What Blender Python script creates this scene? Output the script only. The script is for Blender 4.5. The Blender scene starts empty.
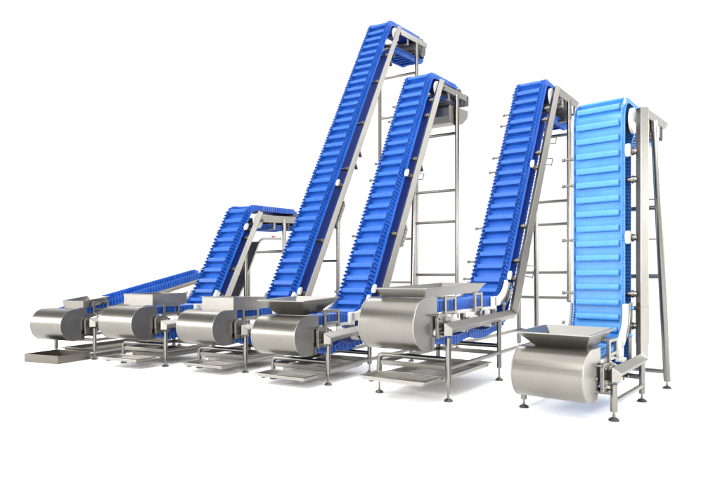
import bpy, bmesh, math, random
from math import sin, cos, pi, radians, sqrt, hypot, tan, atan2
from mathutils import Vector, Matrix

sc = bpy.context.scene
C = sc.collection

# ------------------------------------------------------------------ camera
CAM_H = 1.3
cd = bpy.data.cameras.new('camera')
cam = bpy.data.objects.new('camera', cd)
C.objects.link(cam)
cam.location = (0, 0, CAM_H)
cam.rotation_euler = (radians(90), 0, 0)
cd.sensor_width = 36.0
cd.lens = 28.5
cd.shift_y = 38.0 / 720.0
cd.clip_start = 0.05
cd.clip_end = 500
sc.camera = cam

# ------------------------------------------------------------------ studio light
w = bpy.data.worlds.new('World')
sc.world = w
w.use_nodes = True
nt = w.node_tree
nt.nodes.clear()
N = nt.nodes.new
out = N('ShaderNodeOutputWorld')
bg = N('ShaderNodeBackground')
tc = N('ShaderNodeTexCoord')
sep = N('ShaderNodeSeparateXYZ')
nt.links.new(tc.outputs['Generated'], sep.inputs[0])
# the studio wall behind the camera: a bright band at eye level under a duller ceiling
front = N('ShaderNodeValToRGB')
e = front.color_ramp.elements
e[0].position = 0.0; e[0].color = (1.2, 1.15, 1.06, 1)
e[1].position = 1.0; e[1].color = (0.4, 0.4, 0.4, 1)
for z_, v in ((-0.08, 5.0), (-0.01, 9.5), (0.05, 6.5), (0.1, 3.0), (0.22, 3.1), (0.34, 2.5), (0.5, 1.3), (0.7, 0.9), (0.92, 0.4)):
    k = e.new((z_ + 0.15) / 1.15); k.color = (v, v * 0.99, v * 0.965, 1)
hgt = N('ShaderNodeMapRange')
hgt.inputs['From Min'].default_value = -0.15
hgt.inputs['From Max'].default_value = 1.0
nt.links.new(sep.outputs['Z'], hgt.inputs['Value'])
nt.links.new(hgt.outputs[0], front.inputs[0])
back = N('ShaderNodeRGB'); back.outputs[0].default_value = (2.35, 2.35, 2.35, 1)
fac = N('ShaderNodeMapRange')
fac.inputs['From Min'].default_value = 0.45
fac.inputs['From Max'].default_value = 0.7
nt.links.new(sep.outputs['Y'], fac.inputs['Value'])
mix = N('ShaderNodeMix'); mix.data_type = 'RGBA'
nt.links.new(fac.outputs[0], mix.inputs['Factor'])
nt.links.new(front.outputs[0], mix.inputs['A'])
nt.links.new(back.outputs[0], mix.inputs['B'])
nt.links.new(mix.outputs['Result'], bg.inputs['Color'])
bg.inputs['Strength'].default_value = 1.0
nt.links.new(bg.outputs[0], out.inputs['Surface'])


def area(name, loc, target, size, power, col=(1, 1, 1)):
    l = bpy.data.lights.new(name, 'AREA')
    l.shape = 'RECTANGLE'; l.size, l.size_y = size
    l.energy = power; l.color = col
    o = bpy.data.objects.new(name, l)
    C.objects.link(o)
    o.location = loc
    o.rotation_euler = (Vector(target) - Vector(loc)).to_track_quat('-Z', 'Y').to_euler()
    return o


area('key_softbox', (-3.5, -1.5, 8.5), (0, 7.5, 1.5), (5.0, 4.0), 3000, (1, 0.98, 0.95))
area('overhead_softbox', (0.8, 6.5, 11.0), (0.8, 6.5, 0.0), (18.0, 11.0), 3600)
area('front_floor_fill', (0.0, -1.5, 3.0), (0.3, 6.0, 0.0), (9.0, 1.6), 1500)  # added fill behind the camera, lifts floor shadows under the machines
area('left_floor_fill', (-11.0, 6.0, 3.2), (-1.0, 8.0, 0.0), (7.0, 2.0), 1200)  # added low side fill, lightens the floor shadows from the left
area('right_floor_fill', (9.5, 4.0, 3.2), (1.5, 7.0, 0.0), (7.0, 2.0), 1200)  # added low side fill, lightens the floor shadows from the right
area('far_floor_fill', (0.0, 19.0, 13.0), (0.0, 18.0, 0.0), (24.0, 5.0), 5500)  # added fill that keeps the far floor white

sc.view_settings.view_transform = 'Standard'
sc.view_settings.look = 'None'
sc.view_settings.exposure = -1.0
sc.view_settings.gamma = 1.0
sc.cycles.use_denoising = True
sc.cycles.denoising_input_passes = 'RGB'
sc.cycles.use_adaptive_sampling = False
sc.cycles.sample_clamp_indirect = 6.0


# ------------------------------------------------------------------ materials
def mat(name, col, rough=0.5, metal=0.0, spec=0.5, setup=None, coat=0.0):
    m = bpy.data.materials.new(name)
    m.use_nodes = True
    t = m.node_tree
    b = t.nodes['Principled BSDF']
    b.inputs['Base Color'].default_value = (*col, 1)
    b.inputs['Roughness'].default_value = rough
    b.inputs['Metallic'].default_value = metal
    b.inputs['Specular IOR Level'].default_value = spec
    b.inputs['Coat Weight'].default_value = coat
    if setup:
        setup(t, b)
    return m


def noise_chain(t, scale, nscale, detail=4.0, coord='Object'):
    tcn = t.nodes.new('ShaderNodeTexCoord')
    mp = t.nodes.new('ShaderNodeMapping')
    mp.inputs['Scale'].default_value = scale
    t.links.new(tcn.outputs[coord], mp.inputs['Vector'])
    n = t.nodes.new('ShaderNodeTexNoise')
    n.inputs['Scale'].default_value = nscale
    n.inputs['Detail'].default_value = detail
    t.links.new(mp.outputs[0], n.inputs['Vector'])
    return n


def steel_setup(scale, nscale, lo, hi, rlo, rhi, bump=0.06):
    def f(t, b):
        n = noise_chain(t, scale, nscale)
        blot = noise_chain(t, (1, 1, 1), 3.5, 3.0)
        r = t.nodes.new('ShaderNodeMapRange')
        r.inputs['From Min'].default_value = 0.3; r.inputs['From Max'].default_value = 0.7
        r.inputs['To Min'].default_value = rlo; r.inputs['To Max'].default_value = rhi
        t.links.new(n.outputs['Fac'], r.inputs['Value'])
        t.links.new(r.outputs[0], b.inputs['Roughness'])
        mx = t.nodes.new('ShaderNodeMix'); mx.data_type = 'RGBA'
        mx.inputs['A'].default_value = (*lo, 1); mx.inputs['B'].default_value = (*hi, 1)
        avg = t.nodes.new('ShaderNodeMath'); avg.operation = 'MULTIPLY_ADD'
        avg.inputs[1].default_value = 0.5
        half = t.nodes.new('ShaderNodeMath'); half.operation = 'MULTIPLY'; half.inputs[1].default_value = 0.5
        t.links.new(blot.outputs['Fac'], half.inputs[0])
        t.links.new(n.outputs['Fac'], avg.inputs[0]); t.links.new(half.outputs[0], avg.inputs[2])
        t.links.new(avg.outputs[0], mx.inputs['Factor'])
        t.links.new(mx.outputs['Result'], b.inputs['Base Color'])
        bm_ = t.nodes.new('ShaderNodeBump')
        bm_.inputs['Strength'].default_value = bump
        bm_.inputs['Distance'].default_value = 0.002
        t.links.new(n.outputs['Fac'], bm_.inputs['Height'])
        t.links.new(bm_.outputs[0], b.inputs['Normal'])
    return f


STEEL = mat('brushed_steel', (0.4, 0.38, 0.35), 0.33, 1.0,
            setup=steel_setup((60, 60, 60), 6.0, (0.205, 0.197, 0.18), (0.30, 0.29, 0.27), 0.26, 0.4))
SHEET = mat('brushed_sheet_steel', (0.4, 0.38, 0.35), 0.33, 1.0,
            setup=steel_setup((80, 0.5, 80), 5.0, (0.15, 0.142, 0.127), (0.215, 0.205, 0.187), 0.25, 0.36, 0.05))
TUBE = mat('satin_tube_steel', (0.18, 0.172, 0.157), 0.27, 1.0)
TRAY = mat('tray_sheet_steel', (0.5, 0.48, 0.45), 0.38, 1.0,
           setup=steel_setup((3, 60, 60), 4.0, (0.23, 0.22, 0.2), (0.33, 0.318, 0.296), 0.3, 0.45, 0.05))
AGED = mat('aged_brown_steel', (0.165, 0.15, 0.13), 0.4, 1.0)
DARK = mat('dark_steel', (0.07, 0.07, 0.075), 0.5, 0.6)
RUBBER = mat('black_rubber', (0.02, 0.02, 0.02), 0.6)
FOOT_STEEL = mat('worn_foot_steel', (0.12, 0.11, 0.1), 0.4, 0.9)
WIRE = mat('wire_steel', (0.06, 0.058, 0.054), 0.4, 0.9)
WHITE = mat('white_plastic', (0.48, 0.48, 0.465), 0.42)
KNOB = mat('blue_plastic_knob', (0.02, 0.16, 0.5), 0.35)
RED = mat('red_plastic', (0.5, 0.03, 0.03), 0.4)
STICKER = mat('pale_sticker', (0.7, 0.7, 0.68), 0.5)


def belt_setup(c1, c2, r0=0.3, r1=0.5, gscale=(1, 1, 1), gb=0.1):
    def f(t, b):
        n = noise_chain(t, (1, 1, 1), 3.0, 6.0)
        mx = t.nodes.new('ShaderNodeMix'); mx.data_type = 'RGBA'
        mx.inputs['A'].default_value = (*c1, 1); mx.inputs['B'].default_value = (*c2, 1)
        cr = t.nodes.new('ShaderNodeMapRange')
        cr.inputs['From Min'].default_value = 0.3; cr.inputs['From Max'].default_value = 0.7
        t.links.new(n.outputs['Fac'], cr.inputs['Value'])
        t.links.new(cr.outputs[0], mx.inputs['Factor'])
        # dry scuffs left by the product
        sc1 = noise_chain(t, (3, 22, 3), 6.0, 8.0)
        th = t.nodes.new('ShaderNodeMapRange')
        th.inputs['From Min'].default_value = 0.6; th.inputs['From Max'].default_value = 0.78
        th.inputs['To Max'].default_value = 0.22
        t.links.new(sc1.outputs['Fac'], th.inputs['Value'])
        m2 = t.nodes.new('ShaderNodeMix'); m2.data_type = 'RGBA'
        m2.inputs['B'].default_value = (c2[0] * 4 + 0.05, c2[1] * 2.0 + 0.03, c2[2] * 1.15, 1)
        t.links.new(th.outputs[0], m2.inputs['Factor'])
        t.links.new(mx.outputs['Result'], m2.inputs['A'])
        t.links.new(m2.outputs['Result'], b.inputs['Base Color'])
        rr = t.nodes.new('ShaderNodeMapRange')
        rr.inputs['To Min'].default_value = r0; rr.inputs['To Max'].default_value = r1
        t.links.new(n.outputs['Fac'], rr.inputs['Value']); t.links.new(rr.outputs[0], b.inputs['Roughness'])
        g = noise_chain(t, gscale, 120.0 if gscale == (1, 1, 1) else 8.0, 2.0)
        bp = t.nodes.new('ShaderNodeBump'); bp.inputs['Strength'].default_value = gb
        bp.inputs['Distance'].default_value = 0.001 if gscale == (1, 1, 1) else 0.004
        t.links.new(g.outputs['Fac'], bp.inputs['Height']); t.links.new(bp.outputs[0], b.inputs['Normal'])
    return f


ROYAL = mat('royal_blue_belt', (0.012, 0.1, 0.68), 0.42, 0, 0.4,
            belt_setup((0.007, 0.064, 0.31), (0.013, 0.083, 0.37)))
SKY = mat('light_blue_belt', (0.06, 0.32, 0.78), 0.4, 0, 0.45,
          belt_setup((0.035, 0.155, 0.41), (0.05, 0.192, 0.475), 0.1, 0.24, (3, 2, 9), 0.35))
SHADED_BACKING = mat('shaded_navy_backing', (0.006, 0.03, 0.22), 0.55, 0, 0.3)  # dark colour holds the carrying run's shade on the return run


def rib_setup(t, b):
    tcn = t.nodes.new('ShaderNodeTexCoord')
    wv = t.nodes.new('ShaderNodeTexWave')
    wv.wave_type = 'BANDS'; wv.bands_direction = 'Z'; wv.wave_profile = 'SIN'
    wv.inputs['Scale'].default_value = 8.0
    wv.inputs['Distortion'].default_value = 0.4
    t.links.new(tcn.outputs['Object'], wv.inputs['Vector'])
    mx = t.nodes.new('ShaderNodeMix'); mx.data_type = 'RGBA'
    mx.inputs['A'].default_value = (0.001, 0.02, 0.10, 1); mx.inputs['B'].default_value = (0.006, 0.075, 0.28, 1)
    t.links.new(wv.outputs['Fac'], mx.inputs['Factor'])
    t.links.new(mx.outputs['Result'], b.inputs['Base Color'])


SHADED_AZURE = mat('shaded_azure_banded_backing', (0.004, 0.06, 0.25), 0.5, 0, 0.3, rib_setup)  # shade between the runs put into the colour; bands stand for sidewall waves
FLOOR = mat('white_studio_floor', (0.92, 0.92, 0.92), 0.9, 0, 0.1)


# ------------------------------------------------------------------ mesh helpers
def link(name, bm, m, parent=None, smooth=False, bevel=0.0, autosmooth=None):
    me = bpy.data.meshes.new(name)
    bmesh.ops.recalc_face_normals(bm, faces=bm.faces)
    bm.to_mesh(me); bm.free()
    ms = m if isinstance(m, (list, tuple)) else [m]
    for q in ms:
        me.materials.append(q)
    if smooth:
        for p in me.polygons:
            p.use_smooth = True
    if autosmooth is not None:
        me.set_sharp_from_angle(angle=radians(autosmooth))
    o = bpy.data.objects.new(name, me)
    C.objects.link(o)
    if parent is not None:
        o.parent = parent
    if bevel:
        b = o.modifiers.new('bevel', 'BEVEL')
        b.width = bevel; b.segments = 2; b.limit_method = 'ANGLE'; b.angle_limit = radians(40)
    return o


def box(bm, lo, hi, rot=None, centre=None):
    x0, y0, z0 = lo; x1, y1, z1 = hi
    vs = [bm.verts.new(p) for p in ((x0, y0, z0), (x1, y0, z0), (x1, y1, z0), (x0, y1, z0),
                                    (x0, y0, z1), (x1, y0, z1), (x1, y1, z1), (x0, y1, z1))]
    for f in ((0, 3, 2, 1), (4, 5, 6, 7), (0, 1, 5, 4), (1, 2, 6, 5), (2, 3, 7, 6), (3, 0, 4, 7)):
        bm.faces.new([vs[i] for i in f])
    if rot is not None:
        c = Vector(centre) if centre else (Vector(lo) + Vector(hi)) / 2
        for v in vs:
            v.co = rot @ (v.co - c) + c
    return vs


def prism(bm, pts, y0, y1):
    """outline of (u, z) points pushed from v = y0 to v = y1"""
    a = [bm.verts.new((p[0], y0, p[1])) for p in pts]
    b = [bm.verts.new((p[0], y1, p[1])) for p in pts]
    n = len(pts)
    bm.faces.new(a); bm.faces.new(b[::-1])
    for i in range(n):
        j = (i + 1) % n
        bm.faces.new((a[i], b[i], b[j], a[j]))


def sweep(bm, pts, prof, closed_prof=True, cap=True, up=Vector((0, 1, 0))):
    """mitred sweep of a profile [(a, b)] (a along side, b along the other axis) through 3-D points"""
    P = [Vector(p) for p in pts]
    n = len(P)
    rings = []
    side = None
    for i in range(n):
        if i == 0: t = (P[1] - P[0]).normalized(); cosh = 1
        elif i == n - 1: t = (P[-1] - P[-2]).normalized(); cosh = 1
        else:
            d0 = (P[i] - P[i - 1]).normalized(); d1 = (P[i + 1] - P[i]).normalized()
            t = (d0 + d1).normalized()
        if i == 0:
            ref = up if abs(t.dot(up)) < 0.95 else Vector((0, 0, 1))
            s0 = (ref - t * ref.dot(t)).normalized()
            b0 = t.cross(s0)
            ring = [P[0] + s0 * a + b0 * b for a, b in prof]
        else:
            d = (P[i] - P[i - 1]).normalized()
            ring = []
            for q in rings[-1]:
                k = (P[i] - q).dot(t) / d.dot(t)
                ring.append(q + d * k)
        rings.append(ring)
    vr = [[bm.verts.new(q) for q in r] for r in rings]
    m = len(prof)
    for i in range(n - 1):
        for j in range(m):
            k = (j + 1) % m
            bm.faces.new((vr[i][j], vr[i][k], vr[i + 1][k], vr[i + 1][j]))
    if cap:
        bm.faces.new(vr[0][::-1]); bm.faces.new(vr[-1])


def circ(r, n=14):
    return [(r * cos(2 * pi * i / n), r * sin(2 * pi * i / n)) for i in range(n)]


def tube(bm, pts, r, n=18):
    full = [Vector(pts[0])]
    for p, q in zip(pts, pts[1:]):
        p, q = Vector(p), Vector(q)
        k = max(1, int((q - p).length / 0.4))
        full += [p.lerp(q, i / k) for i in range(1, k + 1)]
    pts = full
    sweep(bm, pts, circ(r, n))


def bend(p, q, s, r, n=5):
    """points of a rounded corner at q between p and s"""
    p, q, s = Vector(p), Vector(q), Vector(s)
    a = (p - q).normalized(); b = (s - q).normalized()
    ang = a.angle(b)
    t = r / tan(ang / 2)
    c = q + (a + b).normalized() * (r / sin(ang / 2))
    A = q + a * t; B = q + b * t
    va, vb = A - c, B - c
    tot = va.angle(vb)
    ax = va.cross(vb).normalized()
    return [c + Matrix.Rotation(tot * i / n, 3, ax) @ va for i in range(n + 1)]


def fillet_path(corners, closed=True, step=0.0096):
    """corners: (u, z, r) -> evenly spaced (u, z, tangent angle, s)"""
    n = len(corners)
    raw = []
    for i in range(n):
        u, z, r = corners[i]
        if not closed and i in (0, n - 1):
            raw.append((u, z)); continue
        p = Vector((corners[i - 1][0] - u, corners[i - 1][1] - z)).normalized()
        q = Vector((corners[(i + 1) % n][0] - u, corners[(i + 1) % n][1] - z)).normalized()
        ang = p.angle(q)
        if ang > pi - 0.02 or r <= 0:
            raw.append((u, z)); continue
        t = r / tan(ang / 2)
        c = Vector((u, z)) + (p + q).normalized() * (r / sin(ang / 2))
        A = Vector((u, z)) + p * t - c
        B = Vector((u, z)) + q * t - c
        a0 = atan2(A.y, A.x); a1 = atan2(B.y, B.x)
        d = (a1 - a0 + pi) % (2 * pi) - pi
        k = max(4, int(abs(d) * r / 0.012))
        for j in range(k + 1):
            a = a0 + d * j / k
            raw.append((c.x + r * cos(a), c.y + r * sin(a)))
    if closed:
        raw.append(raw[0])
    L = [0.0]
    for i in range(1, len(raw)):
        L.append(L[-1] + hypot(raw[i][0] - raw[i - 1][0], raw[i][1] - raw[i - 1][1]))
    tot = L[-1]
    cnt = int(round(tot / step))
    res = []
    j = 0
    for i in range(cnt if closed else cnt + 1):
        s = tot * i / cnt
        while j < len(L) - 2 and L[j + 1] < s: j += 1
        f = (s - L[j]) / max(1e-9, L[j + 1] - L[j])
        res.append([raw[j][0] + (raw[j + 1][0] - raw[j][0]) * f, raw[j][1] + (raw[j + 1][1] - raw[j][1]) * f, 0, s])
    m = len(res)
    for i in range(m):
        a = res[(i - 1) % m] if closed or i > 0 else res[i]
        b = res[(i + 1) % m] if closed or i < m - 1 else res[i]
        res[i][2] = atan2(b[1] - a[1], b[0] - a[0])
    return res, tot


def strip_band(bm, path, v0, v1, n0, n1, closed):
    """box-section band that follows the path between normals n0..n1 and v0..v1"""
    rings = []
    for u, z, th, s in path:
        nx, nz = -sin(th), cos(th)
        rings.append([bm.verts.new((u + nx * nn, v, z + nz * nn)) for v, nn in ((v0, n0), (v1, n0), (v1, n1), (v0, n1))])
    m = len(rings)
    for i in range(m if closed else m - 1):
        a, b = rings[i], rings[(i + 1) % m]
        for k in range(4):
            q = (k + 1) % 4
            bm.faces.new((a[k], a[q], b[q], b[k]))
    if not closed:
        bm.faces.new(rings[0]); bm.faces.new(rings[-1][::-1])


def lathe_y(bm, cu, cz, prof, n=28):
    """profile (v, r) turned about an axis along v"""
    rings = []
    for v, r in prof:
        rings.append([bm.verts.new((cu + r * cos(2 * pi * i / n), v, cz + r * sin(2 * pi * i / n))) for i in range(n)])
    for a, b in zip(rings, rings[1:]):
        for i in range(n):
            j = (i + 1) % n
            bm.faces.new((a[i], a[j], b[j], b[i]))
    bm.faces.new(rings[0]); bm.faces.new(rings[-1][::-1])


def lathe_z(bm, x, y, prof, n=20):
    rings = []
    for z, r in prof:
        rings.append([bm.verts.new((x + r * cos(2 * pi * i / n), y + r * sin(2 * pi * i / n), z)) for i in range(n)])
    for a, b in zip(rings, rings[1:]):
        for i in range(n):
            j = (i + 1) % n
            bm.faces.new((a[i], a[j], b[j], b[i]))
    bm.faces.new(rings[0][::-1]); bm.faces.new(rings[-1])


# ------------------------------------------------------------------ setting
bm = bmesh.new()
v = [bm.verts.new(p) for p in ((-24, 0.5, 0), (24, 0.5, 0), (24, 24, 0), (-24, 24, 0))]
bm.faces.new(v)
fl = link('floor', bm, FLOOR)
fl['kind'] = 'structure'

# ------------------------------------------------------------------ where things stand
F_, CX, HY = 570.0, 360.0, 278.0
FOOT = {1: (94.7, 359.5, 22.5), 2: (165.5, 366.7, 26), 3: (245.5, 372.8, 29),
        4: (328.2, 385.3, 31), 5: (448.3, 401.7, 34), 6: (614, 421, 39)}
POS = {1: (-4.232, 9.092, 22.5), 2: (-2.851, 8.354, 26), 3: (-1.570, 7.816, 29),
       4: (-0.385, 6.906, 31), 5: (0.928, 5.990, 34), 6: (2.309, 5.182, 39)}
V0, V1 = 0.15, 0.69          # belt edges across the machine
WF = 0.855                   # distance between right and left feet


def thing(name, label, cat, c, du=0, dv=0, dz=0, group=None):
    x, y, a = POS[c]; a = radians(a)
    o = bpy.data.objects.new(name, None)
    C.objects.link(o)
    o.location = (x + du * sin(a) - dv * cos(a), y + du * cos(a) + dv * sin(a), dz)
    o.rotation_euler = (0, 0, pi / 2 - a)
    o.empty_display_size = 0.2
    o['label'] = label; o['category'] = cat
    if group: o['group'] = group
    return o


# ------------------------------------------------------------------ cleats (shared meshes)
def cleat_mesh(kind):
    bm = bmesh.new()
    if kind == 'lip':
        prof = [(-0.004, 0.0), (-0.004, 0.058), (-0.010, 0.070), (-0.006, 0.078), (0.045, 0.092), (0.055, 0.088),
                (0.054, 0.080), (0.012, 0.062), (0.012, 0.0)]
    else:
        prof = [(-0.014, 0.0), (-0.016, 0.028)]
        prof += [(0.008 + 0.034 * cos(a), 0.046 + 0.022 * sin(a)) for a in [radians(x) for x in (200, 170, 140, 110, 80, 50, 20, -10, -40)]]
        prof += [(0.018, 0.02), (0.018, 0.0)]
    m_ = 0.082 if kind == 'lip' else 0.05
    prism(bm, prof, V0 + m_, V1 - m_)
    bmesh.ops.recalc_face_normals(bm, faces=bm.faces)
    me = bpy.data.meshes.new('cleat')
    bm.to_mesh(me); bm.free()
    for p in me.polygons: p.use_smooth = True
    me.set_sharp_from_angle(angle=radians(35))
    return me


rng = random.Random(4)
CLEAT = {'lip': cleat_mesh('lip'), 'round': cleat_mesh('round')}
CLEAT['lip'].materials.append(ROYAL)
CLEAT['round'].materials.append(SKY)


def make_belt(root, corners, m, kind, pitch, sag_z=None, clip_back=None):
    path, tot = fillet_path(corners)
    if sag_z:                                     # the return run hangs between its rollers
        z0, ua, ub = sag_z
        for p in path:
            if abs(p[1] - z0) < 0.02 and ua < p[0] < ub:
                p[1] -= 0.045 * abs(sin(pi * (p[0] - ua) / ((ub - ua) / 2)))
        mm = len(path)
        for i in range(mm):
            a, b = path[i - 1], path[(i + 1) % mm]
            path[i][2] = atan2(b[1] - a[1], b[0] - a[0])
    bm = bmesh.new()
    strip_band(bm, path, V0, V1, -0.008, 0.0, True)
    bm.faces.ensure_lookup_table()
    for i, f in enumerate(bm.faces):               # running side gets a darker colour for the shade between the runs
        f.material_index = 1 if i % 4 == 0 else 0
    belt = link('belt', bm, [m, SHADED_BACKING if kind == 'lip' else SHADED_AZURE], root, smooth=True, autosmooth=40)
    hs = 0.098 if kind == 'lip' else 0.055
    waves = max(1, round(tot / (0.068 if kind == 'lip' else 0.03)))
    ins = 0.056 if kind == 'lip' else 0.022
    for vs in (V0 + ins, V1 - ins):
        bm = bmesh.new()
        rows = []
        A = 0.026 if kind == 'lip' else 0.0035
        for u, z, th, s in path:
            k = sin(2 * pi * waves * s / tot)
            k = max(-1, min(1, k * 1.8))
            nx, nz = -sin(th), cos(th)
            rows.append([bm.verts.new((u + nx * h, vs + A * k + dv, z + nz * h))
                         for h, dv in ((0.0, 0.003), (hs, 0.003), (hs, -0.003), (0.0, -0.003))])
        q = len(rows)
        for i in range(q):
            a, b = rows[i], rows[(i + 1) % q]
            for j in range(3):
                bm.faces.new((a[j], a[j + 1], b[j + 1], b[j]))
        link('corrugated_sidewall', bm, m, belt, smooth=True, autosmooth=50)
    n = int(round(tot / pitch)) if pitch else 0
    for i in range(n):
        p = path[int(i * len(path) / n)]
        if clip_back and not clip_back(p):
            continue
        o = bpy.data.objects.new('cleat', CLEAT[kind])
        C.objects.link(o); o.parent = belt
        o.location = (p[0], 0, p[1]); o.rotation_euler = (rng.uniform(-.006, .006), -p[2] + rng.uniform(-.05, .05), rng.uniform(-.012, .012))
    return belt, path


def line_at(p, q, off):
    """line through p, q moved by off to its left: returns point and direction"""
    d = Vector((q[0] - p[0], q[1] - p[1])).normalized()
    n = Vector((-d.y, d.x))
    return Vector(p) + n * off, d


def meet(a, da, b, db):
    k = ((b.x - a.x) * db.y - (b.y - a.y) * db.x) / (da.x * db.y - da.y * db.x)
    return a + da * k


def foot(root, x, y, top, m=None):
    """black levelling foot with its threaded stem under a leg"""
    bm = bmesh.new()
    lathe_z(bm, x, y, [(0.0, 0.046), (0.012, 0.048), (0.024, 0.036), (0.034, 0.016), (0.036, 0.0135),
                       (0.055, 0.0135), (0.056, 0.010), (top, 0.010)])
    for f in bm.faces:
        f.material_index = 0 if max(v_.co.z for v_ in f.verts) <= 0.0345 else 1
    link('levelling_foot', bm, [FOOT_NOW[0], TUBE], root, smooth=True, autosmooth=40)


FOOT_NOW = [None]


def leg(root, x, y, z0, z1, r=0.031):
    bm = bmesh.new()
    tube(bm, [(x, y, z0), (x, y, z1)], r, 18)
    o = link('leg', bm, TUBE, root, smooth=True, autosmooth=40)
    foot(o, x, y, z0 + 0.01)
    return o


def bolt(bm, u, v, z, r=0.012, l=0.014):
    lathe_y(bm, u, z, [(v, r), (v - l, r), (v - l - 0.003, r * 0.6)], 8)


def conveyor(c, cfg):
    root = thing('belt_conveyor', cfg['label'], 'conveyor', c, group='stainless steel belt conveyors in a row')
    FOOT_NOW[0] = RUBBER if c == 6 else FOOT_STEEL
    ut, zt, rc = -0.27, cfg['zt'], cfg['rc']
    rp = 0.13
    B = cfg['beam']                                # knee and apex of the single side beam
    k_, a_ = B[1], B[2]
    kind = cfg.get('kind', 'lip'); belt_m = SKY if kind == 'round' else ROYAL
    # ---- belt loop
    d0, d1 = cfg['deck']                           # carrying run on the head: start, end (base of belt)
    deck_d = Vector((d1[0] - d0[0], d1[1] - d0[1])).normalized()
    rh = cfg.get('rh', 0.13)
    Hn = Vector((-deck_d.y, deck_d.x))
    h1 = Vector(d1); h2 = h1 - Hn * 2 * rh
    if cfg.get('straight'):
        sl = Vector((a_[0] - B[0][0], a_[1] - B[0][1])).normalized(); nn = Vector((-sl.y, sl.x))
        T = Vector((ut, zt))
        top0 = T + nn * rp - sl * rp; bot0 = T - nn * rp - sl * rp
        top1 = T + nn * rp + sl * cfg['length']; bot1 = T - nn * rp + sl * cfg['length']
        corners = [(*top0, rp - .002), (*top1, rp - .002), (*bot1, rp - .002), (*bot0, rp - .002)]
        sag = None
    else:
        ip, idr = line_at(k_, a_, cfg.get('pc', 0.06))
        rpnt, rdr = line_at(k_, a_, cfg.get('pr', -0.18))
        hb = Vector((0, zt + rp)); hd = Vector((1, cfg.get('hs', 0.0))).normalized()
        rb = Vector((0, zt - rp)); rd = Vector((1, cfg.get('rs', 0.0))).normalized()
        K = meet(hb, hd, ip, idr); A = meet(Vector(d0), deck_d, ip, idr)
        A2 = meet(h2, deck_d, rpnt, rdr); K2 = meet(rb, rd, rpnt, rdr)
        corners = [(ut - rp, zt + rp + hd.y * (ut - rp), rp - .002), (*K, cfg.get('rk', 0.5)), (*A, 0.2), (*h1, rh - .002), (*h2, rh - .002),
                   (*A2, cfg.get('ra2', 0.3)), (*K2, cfg.get('rk2', 0.45)), (ut - rp, zt - rp + rd.y * (ut - rp), rp - .002)]
        sag = (zt - rp, 0.1, K2.x - 0.35) if abs(rd.y) < 0.01 and K2.x > 0.9 else None
    clip = cfg.get('cleat_clip')
    belt, path = make_belt(root, corners, belt_m, kind, cfg.get('pitch', 0.215), sag, clip)

    # ---- tail cover: D-shaped drum of brushed sheet with closed end plates
    uc, zc = -0.30, cfg.get('zc', zt + 0.01)
    ur = cfg.get('cover_back', -0.06)
    prof = [(ur, zc + rc)] + [(uc + rc * cos(a), zc + rc * sin(a)) for a in [radians(90 + 180 * i / 36) for i in range(37)]] + [(ur - 0.03, zc - rc)]
    bm = bmesh.new()
    prism(bm, [(p[0], p[1]) for p in prof], 0.115, 0.745)
    cover = link('tail_cover', bm, SHEET, root, smooth=True, autosmooth=30)
    sc_ = 1.012
    for y0, y1 in ((0.1, 0.1145), (0.7455, 0.757)):
        bm = bmesh.new()
        p2 = [((p[0] - uc) * sc_ + uc, (p[1] - zc) * sc_ + zc) for p in prof]
        # the end plate has its lower rear corner cut away
        p2[-1] = (uc + 0.13, zc - rc * sc_)
        p2 += [(uc + 0.14, zc - 0.09), (ur, zc - 0.05)]
        prism(bm, p2, y0, y1)
        link('end_plate', bm, STEEL, cover, bevel=0.002)
    # bearing bracket with bolts and a pin latch on the right end
    bm = bmesh.new()
    prism(bm, [(uc + 0.16, zt + 0.07), (uc + 0.2, zt + 0.11), (ur + 0.1, zt + 0.10), (ur + 0.17, zt + 0.02), (ur + 0.17, zt - 0.13), (uc + 0.17, zt - 0.15)], 0.05, 0.085)
    link('bearing_bracket', bm, STEEL, root, bevel=0.004)
    for du, dz, vv in ((0.19, 0.06, 0.05), (0.19, -0.05, 0.05), (0.19, -0.11, 0.05), (0.33, 0.0, 0.05), (0.33, -0.10, 0.05), (0.09, -0.02, 0.1), (0.1, -0.14, 0.1)):
        bm = bmesh.new(); bolt(bm, uc + du, vv, zt + dz)
        link('bolt', bm, TUBE, root, smooth=True, autosmooth=40)
    bm = bmesh.new()
    box(bm, (uc + 0.36, 0.01, zt - 0.085), (uc + 0.47, 0.049, zt - 0.005))
    box(bm, (uc + 0.30, 0.02, zt + 0.03), (uc + 0.40, 0.049, zt + 0.075))
    link('tension_block', bm, STEEL, root, bevel=0.004)
    bm = bmesh.new()
    tube(bm, [(uc + 0.18, 0.03, zt - 0.045), (uc + 0.62, 0.03, zt - 0.045)], 0.009, 10)
    link('tension_rod', bm, TUBE, root, smooth=True, autosmooth=40)
    bm = bmesh.new()
    tube(bm, [(uc + 0.07, 0.1, zt + 0.10), (uc + 0.07, 0.05, zt + 0.10), (uc + 0.15, 0.045, zt + 0.105)], 0.009, 8)
    link('latch_pin', bm, TUBE, root, smooth=True, autosmooth=40)

    # ---- the side beam: square tube set on its edge, mitred at the front, the knee and the apex
    hd_ = 0.065
    prof = [(hd_, 0), (0, hd_), (-hd_, 0), (0, -hd_)]
    bm = bmesh.new()
    pts = [(B[0][0], 0, B[0][1] - 0.075)] + [(p[0], 0, p[1]) for p in B]
    sweep(bm, pts, prof)
    link('side_beam', bm, STEEL, root, bevel=0.006)

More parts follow.
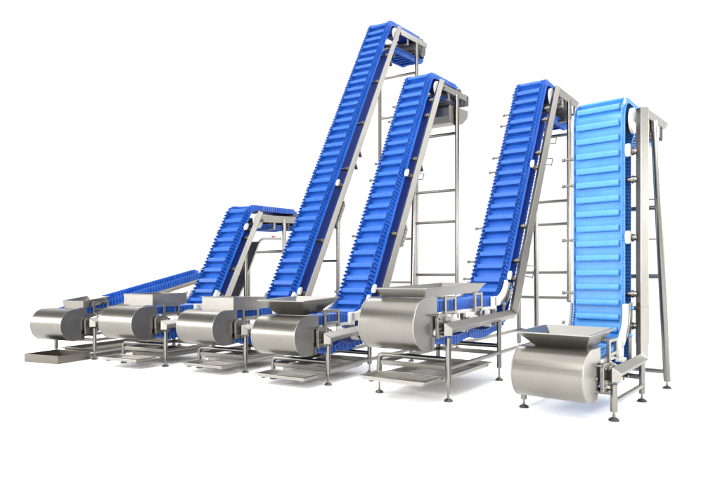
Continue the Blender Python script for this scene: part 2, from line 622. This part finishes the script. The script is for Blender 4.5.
    # sleeve that stiffens the lower part of the rising beam
    if not cfg.get('straight'):
        bd = Vector((a_[0] - k_[0], a_[1] - k_[1])).normalized()
        h9 = hd_ + 0.004
        p9 = [(h9, 0), (0, h9), (-h9, 0), (0, -h9)]
        s0, s1 = 0.16, cfg.get('sleeve', 1.0)
        bm = bmesh.new()
        sweep(bm, [(k_[0] + bd.x * s0, 0, k_[1] + bd.y * s0), (k_[0] + bd.x * s1, 0, k_[1] + bd.y * s1)], p9)
        link('beam_sleeve', bm, STEEL, root, bevel=0.004)

    # ---- legs, cross bars, base rails
    zl = 0.085 if c == 6 else (0.16 if c == 5 else 0.13)
    u_rear = cfg['u_rear']
    zb = cfg['zbar']
    leg(root, 0.0, 0.0, zl, B[0][1] - 0.10)
    zr = B[0][1] + (k_[1] - B[0][1]) * (u_rear - B[0][0]) / (k_[0] - B[0][0]) if not cfg.get('straight') else B[0][1] + 0.2 * u_rear
    leg(root, u_rear, 0.0, zl, zr - 0.04)
    for ul in (0.0, u_rear):                       # short left leg that bends into a cross bar
        bm = bmesh.new()
        pts = [(ul, WF, zl)] + bend((ul, WF, zl), (ul, WF, zb), (ul, 0.03, zb), 0.06) + [(ul, 0.02, zb)]
        tube(bm, pts, 0.029, 16)
        o = link('bent_leg', bm, TUBE, root, smooth=True, autosmooth=40)
        foot(o, ul, WF, zl + 0.01)
    ue = cfg.get('u_base', u_rear)
    bm = bmesh.new()
    tube(bm, [(0.02, 0, zb - 0.09), (ue, 0, zb - 0.09)], 0.024)
    link('base_rail', bm, TUBE, root, smooth=True, autosmooth=40)
    if c != 6:
        bm = bmesh.new()
        box(bm, (-0.02, 0.03, zb - 0.115), (0.02, WF - 0.03, zb - 0.065))
        box(bm, (u_rear - 0.02, 0.03, zb - 0.115), (u_rear + 0.02, WF - 0.03, zb - 0.065))
        box(bm, (0.0, WF - 0.02, zb - 0.115), (ue, WF + 0.02, zb - 0.065))
        link('cross_bar', bm, TUBE, root, bevel=0.004)
    else:
        bm = bmesh.new()
        tube(bm, [(0.0, WF, zb - 0.09), (u_rear, WF, zb - 0.09)], 0.024)
        link('base_rail', bm, TUBE, root, smooth=True, autosmooth=40)

    # ---- bars that the drip trays lie on
    if cfg.get('tray_z'):
        zf, zr_, uf, ur_ = cfg['tray_z']
        for y in (0.12, 0.70):
            bm = bmesh.new()
            box(bm, (uf + 0.06, y - 0.014, zf - 0.0225), (0.10, y + 0.014, zf - 0.0005))
            link('tray_bar', bm, TUBE, root)
            bm = bmesh.new()
            box(bm, (0.06, y + 0.03, zr_ - 0.0225), (ur_ - 0.02, y + 0.058, zr_ - 0.0005))
            link('tray_bar', bm, TUBE, root)
    # ---- prop post under the beam
    if cfg.get('prop'):
        up, zp, inc = cfg['prop']
        bm = bmesh.new()
        tube(bm, [(up + inc, 0.0, 0.10), (up, 0.0, zp)], 0.034, 16)
        o = link('prop_post', bm, TUBE, root, smooth=True, autosmooth=40)
        foot(o, up + inc, 0, 0.12)
        for zz in cfg.get('prop_bars', ()):
            bm = bmesh.new()
            tube(bm, [(up, 0.0, zz), (up, 0.80, zz)], 0.022)
            link('cross_bar', bm, TUBE, root, smooth=True, autosmooth=40)

    # ---- rear tower
    if cfg.get('tower'):
        tw = cfg['tower']
        for vb, vt in ((tw['v'][0], tw['vt'][0]), (tw['v'][1], tw['vt'][1])):
            bm = bmesh.new()
            tube(bm, [(tw['ub'], vb, 0.09), (tw['ut'], vt, tw['z'])], tw.get('r', 0.04), 16)
            o = link('rear_post', bm, TUBE, root, smooth=True, autosmooth=40)
            foot(o, tw['ub'], vb, 0.11)
        for zz in tw['rungs']:
            f = (zz - 0.09) / (tw['z'] - 0.09)
            u = tw['ub'] + (tw['ut'] - tw['ub']) * f
            bm = bmesh.new()
            tube(bm, [(u, tw['v'][0] + (tw['vt'][0] - tw['v'][0]) * f, zz), (u, tw['v'][1] + (tw['vt'][1] - tw['v'][1]) * f, zz)], 0.028)
            link('rung', bm, TUBE, root, smooth=True, autosmooth=40)
        if tw.get('tie'):
            z_ = tw['tie']
            bm = bmesh.new()
            tube(bm, [(u_rear, 0.0, z_), (tw['ub'], 0.0, z_)], 0.024)
            link('base_rail', bm, TUBE, root, smooth=True, autosmooth=40)

    # ---- stub tubes that carry the belt from the beam, with pads and the white apex wheel
    if not cfg.get('straight'):
        bd = Vector((a_[0] - k_[0], a_[1] - k_[1])); L = bd.length; bd.normalize()
        bn = Vector((-bd.y, bd.x))
        for s, pad in cfg['stubs']:
            p = Vector(k_) + bd * s - bn * 0.02
            bm = bmesh.new()
            lathe_y(bm, p.x, p.y, [(0.0, 0.034), (0.085, 0.034), (0.086, 0.044), (0.105, 0.044), (0.106, 0.030), (0.14, 0.030), (0.141, 0.022), (0.74, 0.022), (0.741, 0.014), (0.82, 0.014), (0.821, 0.022), (0.85, 0.022)], 18)
            st = link('roller_stub', bm, TUBE, root, smooth=True, autosmooth=40)
            if pad:
                for v_ in (0.10,):
                    bm = bmesh.new()
                    q = p + bn * 0.10
                    pts = []
                    for i in range(14):
                        a = 2 * pi * i / 14
                        d = bd * (0.07 * cos(a)) + bn * (0.036 * sin(a))
                        pts.append((q.x + d.x, q.y + d.y))
                    prism(bm, pts, v_, v_ + 0.045)
                    link('wear_pad', bm, WHITE, st, bevel=0.006)
        # apex wheel
        Ac = A
        p_ = (Vector((K.x - A.x, K.y - A.y))).normalized(); q_ = deck_d
        ang = p_.angle(q_)
        cw = Ac + (p_ + q_).normalized() * (0.2 / sin(ang / 2))
        for v_ in (0.098, 0.70):
            bm = bmesh.new()
            lathe_y(bm, cw.x, cw.y, [(v_, 0.02), (v_, 0.125), (v_ + 0.006, 0.137), (v_ + 0.036, 0.137), (v_ + 0.042, 0.127), (v_ + 0.042, 0.02)], 40)
            link('apex_wheel', bm, WHITE, root, smooth=True, autosmooth=35)
        bm = bmesh.new()
        lathe_y(bm, cw.x, cw.y, [(-0.02, 0.022), (0.78, 0.022)], 14)
        link('apex_shaft', bm, TUBE, root, smooth=True, autosmooth=40)
        # ---- white knee guide on both edges of the belt, steel plate behind it
        i0 = min(range(len(path)), key=lambda i: abs(path[i][0] - (K.x - cfg.get('g0', 0.42))) + abs(path[i][1] - (zt + rp)) * 3)
        seg = []
        i = i0
        lim = cfg.get('g1', 0.34)
        while True:
            seg.append(path[i]); i += 1
            if hypot(path[i][0] - K.x, path[i][1] - K.y) > lim and path[i][1] > K.y + 0.1: break
        for vv in (0.105, 0.692):
            bm = bmesh.new()
            strip_band(bm, seg[::3], vv, vv + 0.045 if vv < 0.4 else vv + 0.04, -0.01, 0.115, False)
            box(bm, (seg[0][0] - 0.045, vv, zt + rp - 0.07), (seg[0][0] + 0.09, vv + 0.04, zt + rp + 0.1165))
            link('knee_guide', bm, WHITE, root, bevel=0.012)
            bm = bmesh.new()
            s2 = seg[len(seg) // 3::3]
            off = vv - 0.016 if vv < 0.4 else vv + 0.046
            strip_band(bm, s2, off, off + 0.010, -0.075, 0.035, False)
            link('guide_plate', bm, STEEL, root, bevel=0.002)
        kp = [s2[2], s2[-3]]
        for p in kp:
            bm = bmesh.new()
            lathe_y(bm, p[0] + sin(p[2]) * 0.02, p[1] - cos(p[2]) * 0.02, [(0.088, 0.022), (0.066, 0.022), (0.06, 0.012)], 12)
            link('knob', bm, KNOB, root, smooth=True, autosmooth=40)
        bm = bmesh.new()
        p = s2[-3]
        tube(bm, [(p[0] + 0.01, 0.08, p[1]), (p[0] + 0.16, 0.02, p[1] - 0.0)], 0.022, 12)
        link('guide_arm', bm, TUBE, root, smooth=True, autosmooth=40)
        bm = bmesh.new()
        box(bm, (s2[1][0] - 0.012, 0.06, B[0][1] + 0.03), (s2[1][0] + 0.012, 0.085, s2[1][1]))
        link('guide_bracket', bm, STEEL, root)

    # ---- return rollers hung from the beam (white hubs)
    for u in cfg['hubs']:
        zz = zt - rp + 0.045 + (0.2 * (u - ut) if cfg.get('straight') else 0)
        bm = bmesh.new()
        lathe_y(bm, u, zz, [(0.0, 0.014), (0.82, 0.014)], 10)
        ax = link('roller_axle', bm, TUBE, root, smooth=True, autosmooth=40)
        for y0, y1 in ((0.06, 0.148), (0.692, 0.78)):
            bm = bmesh.new()
            lathe_y(bm, u, zz, [(y0, 0.02), (y0, 0.042), (y1, 0.045), (y1, 0.02)], 18)
            link('roller_hub', bm, WHITE, ax, smooth=True, autosmooth=40)
        bm = bmesh.new()
        box(bm, (u + 0.05, 0.05, zz - 0.05), (u + 0.085, 0.075, zz + 0.10))
        link('hanger', bm, STEEL, ax, bevel=0.003)

    # ---- slider rail under the carrying run with white blocks on the beam side
    zsl = zt + rp - 0.05
    for y0, y1 in ((0.12, 0.185), (0.655, 0.72)):
        bm = bmesh.new()
        if not cfg.get('straight'):
            box(bm, (0.02, y0, zsl), (K.x - 0.42, y1, zsl + 0.038))
        else:
            prism(bm, [tuple(T + sl * p + nn * q) for p, q in ((0.25, rp - 0.085), (cfg['length'] - 0.1, rp - 0.085), (cfg['length'] - 0.1, rp - 0.012), (0.25, rp - 0.012))], y0, y1)
        link('slider_rail', bm, WHITE if not cfg.get('straight') else STEEL, root, bevel=0.004)
    if not cfg.get('straight'):
        nb = max(2, int((K.x - 0.45) / 0.22))
        for i in range(nb):
            u = 0.08 + (K.x - 0.55) * i / (nb - 1)
            bm = bmesh.new()
            box(bm, (u - 0.03, 0.06, B[0][1] + 0.045), (u + 0.03, 0.115, zsl + 0.005))
            box(bm, (u - 0.012, 0.03, B[0][1] + 0.03), (u + 0.05, 0.059, B[0][1] + 0.085))
            link('rail_block', bm, WHITE if i % 2 else STEEL, root, bevel=0.004)

    # ---- hopper
    H = cfg['hopper']
    (ru0, rz0), (ru1, rz1) = H['rim']; rv0, rv1 = H['v']
    (bu0, bz0), (bu1, bz1) = H['bot']; bv0, bv1 = H['bv']
    bm = bmesh.new()
    th_ = 0.006
    def ringv(pts): return [bm.verts.new(p) for p in pts]
    rim = [(ru0, rv0, rz0), (ru1, rv0, rz1), (ru1, rv1, rz1), (ru0, rv1, rz0)]
    bot = [(bu0, bv0, bz0), (bu1, bv0, bz1), (bu1, bv1, bz1), (bu0, bv1, bz0)]
    cx = sum(p[0] for p in rim) / 4; cy = sum(p[1] for p in rim) / 4
    def inset(pts, d): return [(p[0] + (d if p[0] < cx else -d), p[1] + (d if p[1] < cy else -d), p[2]) for p in pts]
    lip = H.get('lip', 0.012)
    out_low = [(p[0], p[1], p[2] - lip) for p in rim]
    in_low = inset(out_low, H.get('flange', 0.008))
    R = [ringv(bot), ringv(in_low), ringv(out_low), ringv(rim), ringv(inset(rim, 0.02)), ringv(inset([(b[0], b[1], b[2] + 0.004) for b in bot], th_))]
    for a, b in zip(R, R[1:]):
        for i in range(4):
            j = (i + 1) % 4
            bm.faces.new((a[i], a[j], b[j], b[i]))
    for i in range(4):
        j = (i + 1) % 4
        bm.faces.new((R[-1][i], R[-1][j], R[0][j], R[0][i]))
    link('feed_hopper', bm, STEEL, root, bevel=0.003)
    # ---- hopper brackets: little ladder frames standing on the beam side
    for (u0, u1, z0, z1) in cfg['brackets']:
        bm = bmesh.new()
        box(bm, (u0 - 0.02, 0.075, z0), (u0 + 0.02, 0.105, z1))
        box(bm, (u1 - 0.02, 0.075, z0 + 0.03), (u1 + 0.02, 0.105, z1))
        for f in (0.35, 0.93):
            zz = z0 + (z1 - z0) * f
            box(bm, (u0 + 0.02, 0.078, zz - 0.015), (u1 - 0.02, 0.102, zz + 0.015))
        box(bm, (u0 - 0.03, 0.106, z1 - 0.02), (u1 + 0.03, 0.2, z1 + 0.001))
        tube(bm, [(u0, 0.09, z0 + 0.02), (u0, 0.0, z0 - 0.03)], 0.014, 8)
        link('hopper_bracket', bm, STEEL, root, bevel=0.003)

    # ---- head: side plate, drum, added shade filler, chute
    hd2 = cfg.get('head')
    if hd2:
        (pu0, pz0), (pu1, pz1) = hd2['plate']; hh = hd2['h']
        for y0, y1 in ((hd2.get('y0', -0.005), hd2.get('y0', -0.005) + 0.02), (0.76, 0.78)):
            bm = bmesh.new()
            prism(bm, [(pu0, pz0), (pu1, pz1), (pu1 - hd2.get('cut', 0.1), pz1 - hh), (pu0 + 0.02, pz0 - hh)], y0, y1)
            box(bm, (pu0, y0 - 0.0, pz0 - hh - 0.0), (pu0 + 0.001, y0 + 0.001, pz0 - hh + 0.001))
            link('head_side_plate', bm, STEEL, root, bevel=0.003)
        # head drive drum and bearing blocks
        hc = (h1 + h2) / 2
        bm = bmesh.new()
        lathe_y(bm, hc.x - rh, hc.y, [(0.10, 0.03), (0.10, rh - 0.015), (0.74, rh - 0.015), (0.74, 0.03)], 28)
        link('head_drum', bm, DARK, root, smooth=True, autosmooth=40)
        for k in (0.30, 0.62, 0.85):
            uu = pu0 + (pu1 - pu0) * k; zz = pz0 + (pz1 - pz0) * k - hh
            bm = bmesh.new()
            box(bm, (uu - 0.025, 0.02, zz - 0.13), (uu + 0.025, 0.045, zz + 0.03))
            box(bm, (uu - 0.02, 0.045, zz - 0.125), (uu + 0.02, 0.80, zz - 0.09))
            link('head_bracket', bm, STEEL if k < 0.4 else DARK, root, bevel=0.003)
        if hd2.get('filler'):  # dark cylinder added to stand for the shade inside the head
            mu, mz, mr = hd2['filler']
            bm = bmesh.new()
            lathe_y(bm, mu, mz, [(0.06, mr * 0.4), (0.06, mr * 0.9), (0.08, mr), (0.30, mr), (0.31, mr * 0.8), (0.5, mr * 0.8), (0.5, mr * 0.3)], 24)
            link('shade_filler', bm, DARK, root, smooth=True, autosmooth=40)
        if hd2.get('box'):
            (x0, z0), (x1, z1) = hd2['box']
            bm = bmesh.new()
            prism(bm, [(x0, z0), (x0, z1), (x1, z1 + 0.01), (x1, z0 + 0.05)], 0.02, 0.34)
            link('drive_housing', bm, DARK, root, bevel=0.01)
        if hd2.get('chute'):
            pts = hd2['chute']
            bm = bmesh.new()
            n = len(pts)
            for y0, y1 in ((0.04, 0.05), (0.79, 0.80)):
                top = hd2['chute_top']
                prism(bm, pts + [top[1], top[0]], y0, y1)
            for p, q in zip(pts, pts[1:]):
                d = Vector((q[0] - p[0], q[1] - p[1])).normalized(); nn2 = Vector((-d.y, d.x)) * -0.008
                prism(bm, [p, q, (q[0] + nn2.x, q[1] + nn2.y), (p[0] + nn2.x, p[1] + nn2.y)], 0.0395, 0.8005)
            link('drip_chute', bm, STEEL, root, bevel=0.002)
    # ---- under-cover below the return run
    if cfg.get('under'):
        pth, _ = fillet_path(cfg['under'], closed=False, step=0.03)
        bm = bmesh.new()
        strip_band(bm, [p for p in pth if p[2] > 0.7], 0.05, 0.80, 0.0, 0.006, False)
        link('under_cover', bm, DARK, root)
        bm = bmesh.new()
        strip_band(bm, pth, 0.02, 0.049, -0.025, 0.012, False)
        link('cover_rail', bm, STEEL, root, bevel=0.003)
        bm = bmesh.new()
        box(bm, (2.74, 0.0, 2.075), (2.82, 0.04, 2.10))
        link('release_clip', bm, RED, root, bevel=0.008)

    # ---- wire handles and clips on the beam
    if cfg.get('handles'):
        bd = Vector((a_[0] - k_[0], a_[1] - k_[1])).normalized(); bn = Vector((-bd.y, bd.x))
        for s, ln, outw in cfg['handles']:
            p = Vector(k_) + bd * s
            q = p + bd * ln
            o2 = -bn * (0.05 + outw); o1 = -bn * 0.045
            bm = bmesh.new()
            tube(bm, [(p.x + o1.x, -0.015, p.y + o1.y), (p.x + o2.x, -0.06 - outw * 2, p.y + o2.y), (q.x + o2.x, -0.06 - outw * 2, q.y + o2.y), (q.x + o1.x, -0.015, q.y + o1.y)], 0.006, 8)
            link('wire_handle', bm, WIRE, root, smooth=True, autosmooth=40)
    if cfg.get('clips'):
        bd = Vector((a_[0] - k_[0], a_[1] - k_[1])).normalized(); bn = Vector((-bd.y, bd.x))
        for s in cfg['clips']:
            p = Vector(k_) + bd * s - bn * 0.06
            q = p - bn * 0.10 - bd * 0.04
            bm = bmesh.new()
            dd = (q - p).normalized(); n2 = Vector((-dd.y, dd.x)) * 0.018
            prism(bm, [tuple(p + n2), tuple(q + n2), tuple(q - n2), tuple(p - n2)], -0.02, 0.03)
            link('beam_clip', bm, DARK, root, bevel=0.003)
    if cfg.get('cable_box'):
        s0, s1 = cfg['cable_box']
        bd = Vector((a_[0] - k_[0], a_[1] - k_[1])).normalized(); bn = Vector((-bd.y, bd.x))
        bm = bmesh.new()
        P = [Vector(k_) + bd * s + bn * o for s, o in ((s0, -0.075), (s1, -0.075), (s1 - 0.04, -0.15), (s0 + 0.04, -0.15))]
        prism(bm, [tuple(p) for p in P], -0.03, 0.05)
        for i in range(5):
            s = s0 + (s1 - s0) * (0.15 + 0.17 * i)
            p = Vector(k_) + bd * s + bn * -0.11
            bolt(bm, p.x, -0.03, p.y, 0.014, 0.006)
        link('junction_box', bm, STEEL, root, bevel=0.004)
    return root


def tray(c, label, u0, u1, v0, v1, z0, z1, lipw=0.03, m=None):
    m = m or TRAY
    a, b, h = (u1 - u0) / 2, (v1 - v0) / 2, z1 - z0
    bm = bmesh.new()
    def rect(a, b, z): return [bm.verts.new(p) for p in ((-a, -b, z), (a, -b, z), (a, b, z), (-a, b, z))]
    R = [rect(a - lipw, b - lipw, 0), rect(a - lipw, b - lipw, h - 0.014), rect(a, b, h - 0.014), rect(a, b, h),
         rect(a - lipw - 0.004, b - lipw - 0.004, h), rect(a - lipw - 0.006, b - lipw - 0.006, 0.006)]
    for p, q in zip(R, R[1:]):
        for i in range(4):
            j = (i + 1) % 4
            bm.faces.new((p[i], p[j], q[j], q[i]))
    bm.faces.new(R[0][::-1]); bm.faces.new(R[-1])
    t = link('drip_tray', bm, m, None, bevel=0.003)
    x, y, ang = POS[c]; ang = radians(ang)
    du, dv = (u0 + u1) / 2, (v0 + v1) / 2
    t.location = (x + du * sin(ang) - dv * cos(ang), y + du * cos(ang) + dv * sin(ang), z0)
    t.rotation_euler = (0, 0, pi / 2 - ang)
    t['label'] = label; t['category'] = 'tray'; t['group'] = 'drip trays under the conveyors'
    return t


CFG = {
    1: dict(label='low gently rising royal blue belt conveyor with a deep floor tray under its drum',
            zt=0.555, rc=0.245, beam=[(-0.04, 0.60), (1.4, 0.888), (2.9, 1.188)], straight=True, length=3.7, pitch=None,
            deck=((2.7, 1.2), (3.0, 1.2)), u_rear=2.0, u_base=2.0, zbar=0.40, hubs=(0.1, 0.9),
            hopper=dict(rim=((-0.13, 0.935), (0.40, 1.0)), v=(0.10, 0.60), bot=((-0.09, 0.81), (0.34, 0.88)), bv=(0.14, 0.56), flange=0.02),
            brackets=[(0.06, 0.34, 0.72, 0.93)]),
    2: dict(label='short inclined blue belt conveyor with the lowest level discharge head of the row',
            tray_z=(0.115, 0.12, -0.5, 1.1), zt=0.64, rc=0.235, beam=[(-0.03, 0.62), (1.20, 0.65), (2.34, 2.50)], deck=((2.4, 2.56), (3.85, 2.63)),
            u_rear=1.05, u_base=3.12, zbar=0.32, hubs=(0.05, 0.7), stubs=[(0.35, True), (0.95, False), (1.62, False), (1.8, True)],
            hopper=dict(rim=((-0.16, 1.065), (0.56, 1.07)), v=(0.09, 0.69), bot=((-0.15, 0.9), (0.55, 0.905)), bv=(0.1, 0.68), flange=0.01),
            brackets=[(0.06, 0.36, 0.70, 0.91)], prop=(1.9, 1.78, 0.0),
            tower=dict(ub=3.12, ut=3.12, v=(0.0, 0.86), vt=(0.0, 0.86), z=2.45, rungs=(1.82, 0.25)),
            head=dict(plate=((2.36, 2.46), (3.9, 2.56)), h=0.13, cut=0.02),
            under=[(1.70, 0.90, 0), (2.375, 2.03, 0.28), (3.05, 2.07, 0)], pr=-0.15),
    3: dict(label='tallest inclined blue belt conveyor, its head rising above every other machine',
            tray_z=(0.10, 0.11, -0.44, 1.1), zt=0.62, rc=0.232, beam=[(-0.02, 0.60), (1.27, 0.62), (4.97, 6.63)], deck=((5.0, 6.74), (6.66, 6.98)), pc=0.10,
            u_rear=1.1, u_base=5.9, zbar=0.30, hubs=(0.05, 0.7),
            stubs=[(0.5, True), (1.55, False), (2.75, True), (3.15, False), (4.3, False), (5.45, False), (6.25, False), (6.55, True)],
            hopper=dict(rim=((-0.14, 1.04), (0.59, 1.025)), v=(0.09, 0.69), bot=((-0.13, 0.86), (0.58, 0.865)), bv=(0.1, 0.68), flange=0.01),
            brackets=[(0.06, 0.36, 0.68, 0.875)], prop=(2.45, 2.3, 0.0), prop_bars=(1.6,), ra2=0.5, rh=0.22,
            tower=dict(ub=5.9, ut=5.9, v=(0.0, 0.94), vt=(0.0, 0.94), z=6.65, rungs=(5.98, 5.05, 4.15, 3.2, 2.2, 1.2, 0.25)),
            head=dict(plate=((5.02, 6.64), (6.5, 6.86)), h=0.12, cut=0.02),
            clips=(1.95, 3.3, 3.6, 6.1, 6.35), cable_box=(2.0, 2.45)),
    4: dict(label='steep inclined blue belt conveyor fed by a flared funnel hopper, beside the tallest one',
            tray_z=(0.105, 0.11, -0.46, 1.0), zt=0.60, rc=0.235, beam=[(-0.03, 0.58), (1.14, 0.63), (3.49, 4.72)], deck=((3.5, 4.82), (4.75, 4.94)),
            u_rear=1.0, u_base=4.23, zbar=0.28, hubs=(0.08, 0.8),
            stubs=[(0.55, True), (1.55, False), (2.65, True), (3.0, False), (3.95, False), (4.3, False)],
            hopper=dict(rim=((-0.39, 1.03), (0.40, 1.06)), v=(0.08, 0.79), bot=((-0.20, 0.85), (0.12, 0.87)), bv=(0.22, 0.62), flange=0.012),
            brackets=[(0.06, 0.36, 0.66, 0.90)], prop=(2.40, 2.6, -0.1),
            tower=dict(ub=4.23, ut=4.23, v=(0.0, 0.86), vt=(0.0, 0.86), z=4.68, rungs=(3.98, 2.93, 2.35, 1.36, 0.8, 0.25)),
            head=dict(plate=((3.55, 4.70), (4.72, 4.80)), h=0.11, cut=0.02, box=((4.70, 4.60), (4.90, 4.83)), filler=(4.1, 4.52, 0.08),
                      chute=[(3.95, 4.40), (3.96, 4.24), (4.03, 4.15), (4.2, 4.13), (4.6, 4.24), (4.88, 4.42)], chute_top=((3.95, 4.44), (4.92, 4.56))),
            pr=-0.24, cable_box=(1.35, 1.75), handles=[(2.6, 0.12, 0.02)], clips=(2.9,)),
    5: dict(label='inclined blue belt conveyor with a long flared feed tray, beside the light blue one',
            tray_z=(0.225, 0.19, -0.5, 1.5), zt=0.815, rc=0.272, beam=[(-0.03, 0.77), (2.03, 0.82), (4.18, 4.46)], deck=((4.1, 4.55), (5.6, 4.59)),
            u_rear=1.5, u_base=4.97, zbar=0.44, hubs=(-0.08, 0.55, 1.37), zc=0.825,
            stubs=[(0.55, True), (0.85, False), (1.45, False), (2.55, True), (2.85, False), (3.55, False), (3.8, False)],
            hopper=dict(rim=((-0.40, 1.195), (1.18, 1.24)), v=(0.05, 0.65), bot=((-0.34, 1.10), (1.02, 1.13)), bv=(0.09, 0.61), flange=0.012),
            brackets=[(0.11, 0.36, 0.83, 1.10), (0.92, 1.12, 0.84, 1.13)], prop=(3.02, 2.5, 0.06),
            tower=dict(ub=4.97, ut=4.97, v=(0.0, 0.9), vt=(0.0, 0.9), z=4.45, rungs=(4.1, 3.85, 2.68, 2.27, 1.40, 0.95, 0.34)),
            rh=0.22, ra2=0.5,
            head=dict(plate=((4.22, 4.50), (5.70, 4.60)), h=0.15, cut=0.16, filler=(4.75, 4.36, 0.08)),
            handles=[(0.62, 0.18, 0.04), (2.62, 0.13, 0.03), (3.05, 0.13, 0.03)], clips=(1.5,)),
    6: dict(label='light blue upright belt elevator at the right end of the row',
            zt=0.42, rc=0.235, beam=[(0.0, 0.43), (1.055, 0.45), (1.055, 3.09)], deck=((1.0, 3.20), (2.3, 3.22)),
            kind='round', pitch=0.159, sleeve=0.55, pc=0.08, pr=-0.17, u_rear=1.04, u_base=1.04, zbar=0.26, hubs=(0.1, 0.5), rk=0.42, rk2=0.25, g0=0.30, g1=0.50,
            stubs=[(0.34, True), (0.68, False), (1.28, True), (1.9, False), (2.2, True)],
            hopper=dict(rim=((-0.41, 0.80), (0.34, 0.82)), v=(0.08, 0.77), bot=((-0.24, 0.64), (0.12, 0.66)), bv=(0.18, 0.6), flange=0.012),
            brackets=[(0.16, 0.40, 0.50, 0.72)],
            tower=dict(ub=2.0, ut=1.50, v=(-0.055, 0.91), vt=(-0.02, 0.80), z=3.05, rungs=(2.9, 2.1, 1.32, 0.20)),
            head=dict(plate=((1.14, 3.12), (2.3, 3.19)), h=0.10, cut=0.16, y0=-0.01),
            handles=[(1.26, 0.42, 0.03)]),
}
for c in CFG:
    conveyor(c, CFG[c])

tray(1, 'deep brownish steel floor tray under the drum of the far left conveyor', -0.61, 0.0, 0.08, 0.82, 0.0, 0.125, lipw=0.008, m=AGED)
tray(2, 'shallow steel drip tray under the drum of the short inclined conveyor', -0.50, -0.12, 0.05, 0.80, 0.115, 0.158, 0.036)
tray(3, 'shallow steel drip tray under the drum of the tallest conveyor', -0.44, -0.06, 0.03, 0.78, 0.10, 0.143, 0.036)
tray(4, 'shallow steel drip tray in front of the royal blue conveyor with the funnel hopper', -0.46, -0.09, 0.02, 0.78, 0.105, 0.15, 0.036)
tray(5, 'raised steel drip tray in front of the conveyor with the long flared feed tray', -0.50, -0.12, 0.02, 0.82, 0.225, 0.272, 0.036)
for c, u1, z, lab in ((1, 1.9, 0.10, 'long flat steel tray on the floor behind the far left conveyor leg'),
                      (2, 0.95, 0.12, 'long flat steel tray between the base bars of the short inclined conveyor'),
                      (3, 1.0, 0.11, 'long flat steel tray between the base bars of the tallest conveyor'),
                      (4, 1.0, 0.11, 'long flat steel tray under the belt of the funnel hopper conveyor'),
                      (5, 1.4, 0.19, 'long flat steel tray under the belt of the long feed tray conveyor')):
    tray(c, lab, 0.06, u1, 0.06, 0.80, z, z + 0.055, m=AGED if c < 3 else TRAY)
